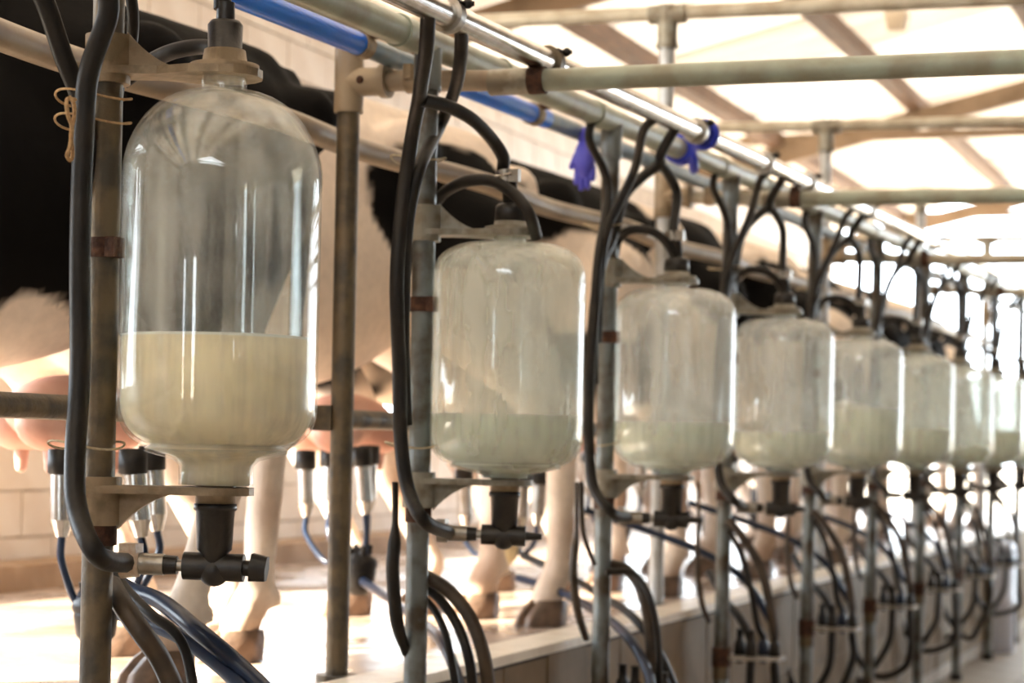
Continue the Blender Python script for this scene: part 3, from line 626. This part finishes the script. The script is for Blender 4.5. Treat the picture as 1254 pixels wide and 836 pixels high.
low(2, [(712, 590, -1.69), (713, 640, -1.69), (718, 665, -1.68), (728, 690, -1.68)], .007, 'rubber_br', 'thin_hose', 'thin brown hose tucked against the third post', 'sleeved hoses')

# tray prototype in post coordinates
def tray(k):
    t = thing('jetter_tray', 'small metal tray with rubber wash cups on the %s post' % WHERE[k], 'tray', (PXR, PY0 + SP * k, .57), 'wash cup trays')
    mb = MB(); e = RV
    P_ = [RV * .02 + FV * .05, RV * .02 - FV * .05, RV * .17 - FV * .055, RV * .205, RV * .17 + FV * .055]
    mb.prism([(p.x, p.y) for p in P_[::1]], -.006, .006); mb.build('plate', 'steel_dull', t)
    MB().cyl((0, 0, -.03), (0, 0, .03), .030, .030, 14).build('collar', 'rust', t)
    for i, (a, b) in enumerate(((.06, .02), (.09, -.025), (.135, .022), (.165, -.02))):
        q = RV * a + FV * b
        c = MB().lathe([(.010, -.02), (.012, .0), (.019, .008), (.017, .045), (.011, .052), (.010, .085 if i < 2 else .07), (.014, .088 if i < 2 else .073), (0, .088 if i < 2 else .073)], q, 14).build('wash_cup', 'rubber_bl' if i in (2,) else 'rubber', t)
    return t
for k in range(2, NJ): tray(k)
for k in range(3, NJ):
    b = Vector((PXR, PY0 + SP * k, 0)); g_ = WHERE[k]; j = random.Random(k)
    def L(a, f, z): return b + RV * a + FV * f + Vector((0, 0, z))
    z0 = .57
    hose([L(.01, -.02, 1.0), L(.05, -.04, .955), L(.11, -.05, .86), L(.145, -.04, .74), L(.165, -.02, z0 + .07)], .0145, 'rubber_br', 'drain_hose', 'thick hose curving from the %s post down to its wash tray' % g_, group='low hoses', seg=8)
    hose([L(.01, -.03, .97), L(.05, -.05, .90), L(.085, -.05, .78), L(.11, -.01, .68), L(.135, .022, z0 + .06)], .0105, 'rubber', 'wash_hose', 'thin hose curving from the %s post down to its wash tray' % g_, group='wash hoses', seg=8)
    hose([L(-.02, .25, .82), L(.02, .12, .74), L(.06, .02, .69), L(.09, -.02, .62), L(.09, -.025, z0 - .03), L(.08, -.02, .42), L(.02, .02, .30), b + Vector((-.04, .10, .24)), b + Vector((-.075, .15, .21 + .04 * j.random()))], .0135, 'rubber', 'loop_hose', 'black hose passing the %s post and sagging below its tray' % g_, group='sagging loop hoses', seg=8)
    d_ = j.uniform(-.03, .03)
    hose([L(.165, -.02, z0 - .02), L(.17, -.02, .46), L(.15 + d_, .0, .33), L(.08, .03, .255 + d_), L(.0, .06, .29), L(-.06, .08, .40), L(-.09, .12, .56)], .0140, 'rubber', 'loop_hose', 'black hose hanging in a deep loop under the %s tray' % g_, group='deep loop hoses', seg=8)
    if k in (3, 4, 5, 6): hose([PX(0, 0, -1.6)] if False else [b + Vector((-.45, -.05, 1.02)), b + Vector((-.28, .05, .96)), b + Vector((-.10, .12, .89)), b + Vector((.02, .2, .80)), b + Vector((.1, .26, .66))], .0125, 'rubber_bl', 'long_milk_tube', 'blue tube slanting off the platform beside the %s post' % g_, group='blue long milk tubes', seg=8)
    hose([b + Vector((-.06, -.10, ZC - .11)), b + Vector((-.055, -.10, 1.02)), b + Vector((-.055, -.105, .86)), b + Vector((-.05, -.06, .74)), b + Vector((-.03, -.035, .68))], [.006, .006, .010, .010, .008], 'rubber_br', 'sleeved_hose', 'brown sleeved hose hanging left of the %s post' % g_, group='sleeved hoses', seg=8)

# ------------------------------------------------------------------ twine ties
def tie(k, z, m_, label, r1=.052, tail=False, n=1):
    c_ = Vector((PXR, PY0 + SP * k, z)) - RV * .014 - FV * .03
    t = thing('twine_tie', label, 'twine', c_, 'twine ties on posts')
    for i in range(n):
        pts = [RV * (.056 * math.cos(a)) + FV * (.058 * math.sin(a)) + Vector((0, 0, .006 * math.sin(a * 2 + k) - i * .036)) for a in [2 * PI * q / 16 for q in range(17)]]
        MB().tube(pts, .0019, 6, 2).build('loop', m_, t)
    if tail:
        o = Vector((PXR, PY0 - .045, z))
        pts = [PX(92, 122, -1.62) , PX(82, 122, -1.615), PX(83, 140, -1.61), PX(88, 155, -1.61), PX(86, 178, -1.61), PX(82, 190, -1.61), PX(86, 196, -1.61), PX(89, 188, -1.61), PX(87, 165, -1.61), PX(91, 140, -1.61), PX(90, 126, -1.61), PX(84, 118, -1.615)]
        MB().tube([p - t.location for p in pts], .0030, 6, 4).build('hanging_end', m_, t)
tie(0, PX(122, 122, PXR).z, 'twine', 'orange twine with a hanging loop tied round the first post', tail=True, n=2)
tie(0, PX(122, 545, PXR).z, 'twine_pale', 'thin yellow twine round the first post near the jar base')
tie(1, PX(505, 193, PXR).z, 'twine_pale', 'pale twine binding hoses to the second post top')
tie(1, PX(512, 545, PXR).z, 'twine_pale', 'thin yellow twine round the second post near the jar base')
tie(2, PX(738, 276, PXR).z, 'twine_pale', 'pale twine binding hoses to the third post top')
tie(2, PX(738, 543, PXR).z, 'twine_pale', 'thin yellow twine round the third post near the jar base')
tie(3, PX(890, 329, PXR).z, 'twine_pale', 'pale twine binding hoses to the fourth post top')
tie(4, PX(990, 352, PXR).z, 'twine_pale', 'pale twine binding hoses to the fifth post top')

# ------------------------------------------------------------------ blue glove, blue rings
gp = PX(716, 190, -1.80)
gl = MB(); q = gp
gl.ball((0, 0, -.01), (.030, .022, .055)); gl.ball((.0, 0, .045), (.020, .015, .03))
for (dx, dz, ln) in ((-.018, -.03, .075), (-.006, -.04, .085), (.008, -.04, .08), (.02, -.03, .06)): gl.caps((dx, .004, dz), (dx * 1.2, .0, dz - ln * .55), .0105, .0085, 10)
gl.caps((-.022, 0, .0), (-.036, 0, -.03), .010, .008, 10)
tag(gl.build('rubber_glove', 'glove', None, q), 'blue-violet rubber glove hanging from the overhead pipe', 'glove')
c = at_y(SA, SB, PX(862, 166, -1.5).y)
rg = MB(); ex = dS.cross(UP).normalized(); ez = ex.cross(dS)
for dd, rr in ((0, .034),):
    rg.ring_tube([c + (ex * math.cos(a) + ez * math.sin(a)) * rr for a in [2 * PI * i / 24 for i in range(25)]], [.0095] * 25, 10)
tag(rg.build('blue_ring', 'ring'), 'thick blue plastic ring around the stainless milk pipe', 'ring')
c2 = at_y(GA, GB, PX(830, 185, PXR).y)
st = MB()
for i in range(2):
    cc = c2 + Vector((0, .05 * i, 0)); st.ring_tube([cc + Vector((math.cos(a) * .036, 0, math.sin(a) * .036)) for a in [2 * PI * q_ / 20 for q_ in range(21)]], [.008] * 21, 8)
st.tube([c2 + Vector((.03, .0, .01)), c2 + Vector((.04, .02, -.03)), c2 + Vector((.035, .05, -.05)), c2 + Vector((.03, .06, -.06))], [.012, .016, .016, .010], 8)
tag(st.build('blue_strap', 'ring'), 'blue plastic strap knotted round the grey-green pipe', 'strap')

# ------------------------------------------------------------------ cows
def cow_mesh(name, hl, hr, fl_, fr_, vox=.02):
    mb = MB(); W = .78
    mb.ball((.78, 0, .92), (.72, .30 * W, .345), 24, 16); mb.ball((1.25, 0, .92), (.36, .25 * W, .36), 20, 12); mb.ball((.10, 0, 1.06), (.37, .265 * W, .27), 20, 12)
    mb.caps((-.10, 0, 1.22), (.35, 0, 1.265), .10, .10); mb.caps((.35, 0, 1.265), (1.25, 0, 1.25), .10, .11)
    mb.ball((.42, 0, 1.1), (.4, .24 * W, .24), 18, 10); mb.ball((1.1, 0, 1.1), (.35, .21 * W, .25), 18, 10)
    for s, (fx, fy), (gx, gy) in ((1, hl, fl_), (-1, hr, fr_)):
        mb.ball((.27, s * .20 * W, 1.22), (.11, .07, .08)); mb.ball((-.20, s * .10, 1.16), .075)
        hip = Vector((.05, s * .15, 1.0)); foot = Vector((fx, fy, 0)); df = foot - Vector((0, s * .15, 0))
        def J(x, y, z, wt): return Vector((x, s * y, z)) + Vector((df.x, df.y, 0)) * wt
        st_ = J(.16, .17, .82, .25); hk = J(-.13, .15, .49, .75); ft = J(-.05, .15, .15, 1); to = J(.0, .15, .07, 1)
        mb.caps(hip, st_, .155, .12); mb.caps(hip + Vector((-.1, 0, .02)), J(-.03, .15, .70, .5), .13, .092); mb.caps(st_, J(-.03, .15, .66, .55), .125, .085)
        mb.caps(J(-.03, .15, .68, .5), hk, .09, .060); mb.ball(hk, (.062, .048, .07)); mb.caps(hk, ft, .048, .038); mb.ball(ft, (.048, .044, .045)); mb.caps(ft, to, .042, .048)
        mb.caps(ft + Vector((-.05, .02, -.02)), ft + Vector((-.055, .02, -.04)), .014, .012, 8); mb.caps(ft + Vector((-.05, -.02, -.02)), ft + Vector((-.055, -.02, -.04)), .014, .012, 8)
        sh = Vector((1.32, s * .17 * W, .85)); ff = Vector((gx, gy, 0)); dg = ff - Vector((1.32, s * .15, 0))
        def K(x, y, z, wt): return Vector((x, s * y, z)) + Vector((dg.x, dg.y, 0)) * wt
        mb.ball(sh + Vector((0, 0, .08)), (.16, .09, .28)); kn = K(1.34, .15, .40, .65); fk = K(1.33, .15, .14, 1); tk = K(1.37, .15, .07, 1)
        mb.caps(sh + Vector((0, 0, -.1)), K(1.31, .155, .6, .3), .11, .075); mb.caps(K(1.31, .155, .6, .3), kn, .075, .052); mb.ball(kn, (.055, .05, .065)); mb.caps(kn, fk, .043, .036); mb.ball(fk, .046); mb.caps(fk, tk, .042, .047)
    mb.caps((1.4, 0, 1.02), (1.78, 0, 1.22), .22, .135); mb.caps((1.42, 0, .85), (1.7, 0, 1.05), .17, .10)
    mb.caps((1.82, 0, 1.29), (2.02, 0, 1.16), .115, .10); mb.caps((2.02, 0, 1.16), (2.24, 0, 1.0), .095, .072); mb.ball((2.24, 0, .995), (.075, .078, .065))
    for s in (1, -1): mb.ball((1.80, s * .16, 1.31), (.035, .10, .045), 12, 8, Matrix.Rotation(s * -.3, 3, 'X')); mb.ball((1.92, s * .09, 1.27), (.05, .03, .04))
    mb.caps((-.20, 0, 1.24), (-.27, 0, 1.05), .05, .032); mb.caps((-.27, 0, 1.05), (-.25, .0, .62), .03, .02); mb.ball((-.25, 0, .55), (.04, .04, .10))
    me = mb.mesh(name + '_base', M['coat']); ob = bpy.data.objects.new('tmp', me); COL.objects.link(ob)
    r = ob.modifiers.new('r', 'REMESH'); r.mode = 'VOXEL'; r.voxel_size = vox; r.use_smooth_shade = True
    s_ = ob.modifiers.new('s', 'SMOOTH'); s_.factor = .5; s_.iterations = 4
    dg_ = bpy.context.evaluated_depsgraph_get(); res = bpy.data.meshes.new_from_object(ob.evaluated_get(dg_)); bpy.data.objects.remove(ob)
    res.name = name; res.materials.clear(); res.materials.append(M['coat']); res.polygons.foreach_set('use_smooth', [True] * len(res.polygons)); return res
def vnoise(p, sc, seed):
    q = p * sc + seed
    return (np.sin(q[:, 0] * 1.7 + 1.3 * np.sin(q[:, 1] * 1.1 + seed)) + np.sin(q[:, 1] * 2.1 + 1.1 * np.sin(q[:, 2] * 1.9)) + np.sin(q[:, 2] * 1.8 + 1.2 * np.sin(q[:, 0] * 1.4 + 2 * seed))) / 3
def paint(me, base, patches, seed, black=(.004, .0036, .0035), legs=None, legz=.66):
    n = len(me.vertices); co = np.empty(n * 3); me.vertices.foreach_get('co', co); co = co.reshape(-1, 3)
    colr = np.tile(np.array(base), (n, 1)); nz = vnoise(co, 9, seed) * .16 + vnoise(co, 23, seed + 4) * .07
    white = np.array((.78, .68, .58))
    for (c, r, kind) in patches:
        d = np.sqrt((((co - np.array(c)) / np.array(r)) ** 2).sum(1)) + nz
        f = np.clip((1.03 - d) / .06, 0, 1)[:, None]; cc = np.array(black) if kind == 'b' else white; colr = colr * (1 - f) + cc * f
    z = co[:, 2]
    if legs is not None:                                # white stockings; brown is soiling plus warm leg shade put into the colour
        f = np.clip((legz + nz * .5 - z) / .06, 0, 1)[:, None]; colr = colr * (1 - f) + np.array(legs) * f
        soil_shade = np.clip(vnoise(co, 11, seed + 9) * .8 + (.36 - z) * 1.5, 0, .8)[:, None] * (z < .62)[:, None]
        colr = colr * (1 - soil_shade) + np.array((.30, .17, .10)) * soil_shade
        pink = np.clip((co[:, 0] - 2.15) / .05, 0, 1)[:, None]; colr = colr * (1 - pink) + np.array((.45, .28, .24)) * pink
    at = me.color_attributes.new('coat', 'FLOAT_COLOR', 'POINT'); buf = np.ones((n, 4)); buf[:, :3] = colr; at.data.foreach_set('color', buf.ravel().astype(np.float32)); return me
WH = (.76, .66, .56)
FEET0 = [(.30, .32), (-.08, .04), (1.3, .15), (1.38, -.15)]; FEET1 = [(-.12, .34), (-.14, .05), (1.00, .38), (1.20, .29)]
c0 = paint(cow_mesh('cow_black', *FEET0), (.004, .0036, .0035), [((.50, .2, .60), (.17, .3, .15), 'w'), ((1.35, .2, .55), (.2, .3, .2), 'w')], 1.7, legs=(.70, .63, .55), legz=.56)
c1m = cow_mesh('cow_patched', *FEET1)
c1 = c1m.copy(); paint(c1, WH, [((.98, .3, 1.05), (.17, .3, .21), 'b'), ((.93, .3, .62), (.10, .2, .16), 'b'), ((.12, .2, 1.08), (.30, .5, .18), 'b'), ((.48, .0, 1.33), (.10, .2, .10), 'b'), ((2.0, 0, 1.2), (.4, .4, .3), 'b')], 3.1, legs=WH)
c2 = c1m.copy(); paint(c2, (.005, .0045, .004), [((.18, .3, .98), (.34, .4, .17), 'w'), ((1.1, .2, 1.0), (.2, .4, .3), 'w')], 5.2, legs=WH)
c3 = c1m.copy(); paint(c3, WH, [((.6, 0, 1.25), (.3, .6, .2), 'b'), ((.0, .2, 1.1), (.2, .4, .25), 'b'), ((1.2, 0, 1.0), (.25, .5, .25), 'b')], 7.9, legs=WH)
def udder_mesh():
    mb = MB(); mb.ball((.34, 0, .52), (.15, .11, .075), 20, 12)
    for x in (.27, .42):
        for y_ in (.06, -.06): mb.ball((x, y_, .495), (.08, .06, .055)); mb.caps((x, y_, .455), (x, y_, .41), .018, .013, 10)
    return mb.mesh('udder', M['udder'])
um = udder_mesh()
hm = MB()
for sg in (1, -1):
    foot = [(-.05, .008), (.0, .006), (.06, .006), (.092, .014), (.085, .032), (.05, .052), (.0, .060), (-.045, .048)]
    if sg < 0: foot = [(x, -y) for x, y in foot][::-1]
    n = len(foot); vs = []
    for (sc, dx, z) in ((1, 0, 0), (.97, -.004, .022), (.80, -.018, .05), (.62, -.026, .066)): vs += [Vector((x * sc + dx, y * (.4 + .6 * sc), z)) for x, y in foot]
    hm.add(vs, [(r * n + q, r * n + (q + 1) % n, (r + 1) * n + (q + 1) % n, (r + 1) * n + q) for r in range(3) for q in range(n)], True)
    hm.add(vs[:n], [tuple(range(n))[::-1]], False); hm.add(vs[-n:], [tuple(range(n))], False)
hme = hm.mesh('hoof', M['hoof'])
eme = MB().ball((0, 0, 0), .022, 10, 7).mesh('eye', M['eye'])
HIND = [(-2.36, 4.14, -.42, -.91)] + [(-2.36, 5.5, -.38, -.92)] + [(-2.36 + .04 * math.sin(k * 2.1), 6.78 + 1.2 * (k - 2) + .05 * math.sin(k * 3.3), -.40 + .03 * math.sin(k), -.91) for k in range(2, 9)]
CLAB = ['nearest cow, mostly black with a pale patch low on its flank, behind the first post',
        'white cow with black patches, standing behind the second jar', 'mostly black cow with white hindquarter patch behind the third jar',
        'white and black cow, fourth from the camera along the platform', 'white cow with black spots, fifth from the camera along the platform',
        'mostly black cow, sixth from the camera along the platform', 'white and black cow, seventh from the camera along the platform',
        'white cow with black spots, eighth from the camera along the platform', 'farthest mostly black cow at the end of the platform']
for k, (hx, hy, dx, dy) in enumerate(HIND):
    rz = math.atan2(dy, dx); t = thing('cow', CLAB[k], 'cow', (hx, hy, PLAT), 'dairy cows on the platform', rz); t.scale = (1.04, 1.0, 1.09)
    me = [c0, c1, c2, c3, c1, c2, c3, c1, c2][k]
    o = bpy.data.objects.new('body', me); COL.objects.link(o); o.parent = t
    o = bpy.data.objects.new('udder', um); COL.objects.link(o); o.parent = t
    feet = FEET0 if k == 0 else FEET1
    for i, (fx, fy) in enumerate(feet):
        o = bpy.data.objects.new('hoof', hme); COL.objects.link(o); o.parent = t; o.location = (fx + (.01 if i < 2 else .05), fy, 0.002)
    for s in (1, -1):
        o = bpy.data.objects.new('eye', eme); COL.objects.link(o); o.parent = t; o.location = (1.95, s * .105, 1.25)

# ------------------------------------------------------------------ milking clusters
def cluster(pos, label, cups, claw, bowl='rubber', rz=0):
    """cups: tops of the four shells; claw: centre of the claw (all world)"""
    t = thing('milking_cluster', label, 'milking cluster', (claw.x, claw.y, claw.z - .09), 'milking clusters under the cows'); O = t.location
    for i, (p, lean) in enumerate(cups):
        p = Vector(p); d = Vector((lean, 0, -1)).normalized(); b = p + d * .17
        cup = MB().cyl(p + d * .02 - O, p + d * .135 - O, .0235, .0235, 18).ring_tube([p + d * .135 - O, b - O], [.0235, .013], 18).build('teat_cup_shell', 'steel', t)
        MB().lathe([(.012, .012), (.029, .010), (.030, -.038), (.024, -.042)], p - O, 16).build('rubber_mouthpiece', 'rubber', cup)
        MB().tube([b - O, b + d * .05 - O, (b + d * .09) * .6 + claw * .4 - O - Vector((0, 0, .02)), claw + Vector((.02 * (1 if i % 2 else -1), .02 * (1 if i > 1 else -1), .03)) - O], .0085, 8).build('short_milk_tube', 'rubber_bl', t)
    C = claw - O
    bw = MB().lathe([(0, -.085), (.02, -.083), (.04, -.06), (.046, -.02), (.044, .0), (0, .0)], C, 20).build('claw_bowl', bowl, t)
    cw = MB().lathe([(.047, -.012), (.05, .0), (.046, .012), (.02, .03), (.018, .045), (0, .046)], C, 20).build('claw_top', 'rubber', t)
    for i in range(4):
        a = PI / 4 + i * PI / 2; MB().cyl(C + Vector((.022 * math.cos(a), .022 * math.sin(a), .01)), C + Vector((.03 * math.cos(a), .03 * math.sin(a), .05)), .009, .008, 10).build('claw_nipple', 'rubber', cw)
    return t
z_ = 4.15
def cup_pts(pxs, Z): return [(PZ(x, y, Z + dz), ln) for (x, y, dz, ln) in pxs]
cluster(None, 'shiny steel milking cups on the nearest cow, either side of the first post', cup_pts([(76, 556, 0, .02), (120, 553, .05, .05), (163, 556, -.05, .14), (186, 552, .12, .10)], 4.2), PZ(118, 742, 4.2))
cluster(None, 'dark milking cluster hanging under the white cow left of the second post', cup_pts([(374, 556, .05, .04), (405, 553, .15, .0), (442, 552, -.05, .10), (452, 550, .10, .0)], 5.5), PZ(440, 690, 5.45))
cluster(None, 'milking cluster with cream-coloured claw bowl under the second jar', cup_pts([(568, 578, .0, .06), (596, 575, .1, .02), (640, 580, .0, -.03), (662, 577, .1, -.06)], 6.35), PZ(617, 660, 6.3), 'cream_plastic')
for k in range(3, 8):
    hx, hy, dx, dy = HIND[k]; d = Vector((dx, dy, 0)).normalized(); l = Vector((-d.y, d.x, 0)); u = Vector((hx, hy, PLAT)) + d * .36
    cluster(None, 'milking cluster under the %s cow along the platform' % ORD[k], [(u + d * (.08 * a) + l * (.07 * b) + Vector((0, 0, .49)), .03 * a) for a in (-1, 1) for b in (-1, 1)], u + Vector((.02, 0, .19)))

# ------------------------------------------------------------------ white drum at the far end of the pit
dp = PZ(1209, 815, 12.55); dp.z = 0
t = thing('plastic_drum', 'white plastic drum standing on the pit floor at far right', 'drum', dp)
MB().lathe([(0, .005), (.15, .005), (.16, .02), (.16, .30), (.166, .31), (.166, .33), (.16, .34), (.16, .64), (.15, .67), (.12, .69), (0, .69)], (0, 0, 0), 28).build('body', 'drum', t)
MB().cyl((.06, 0, .69), (.06, 0, .72), .03, .03, 14).build('screw_lid', 'rubber', t)
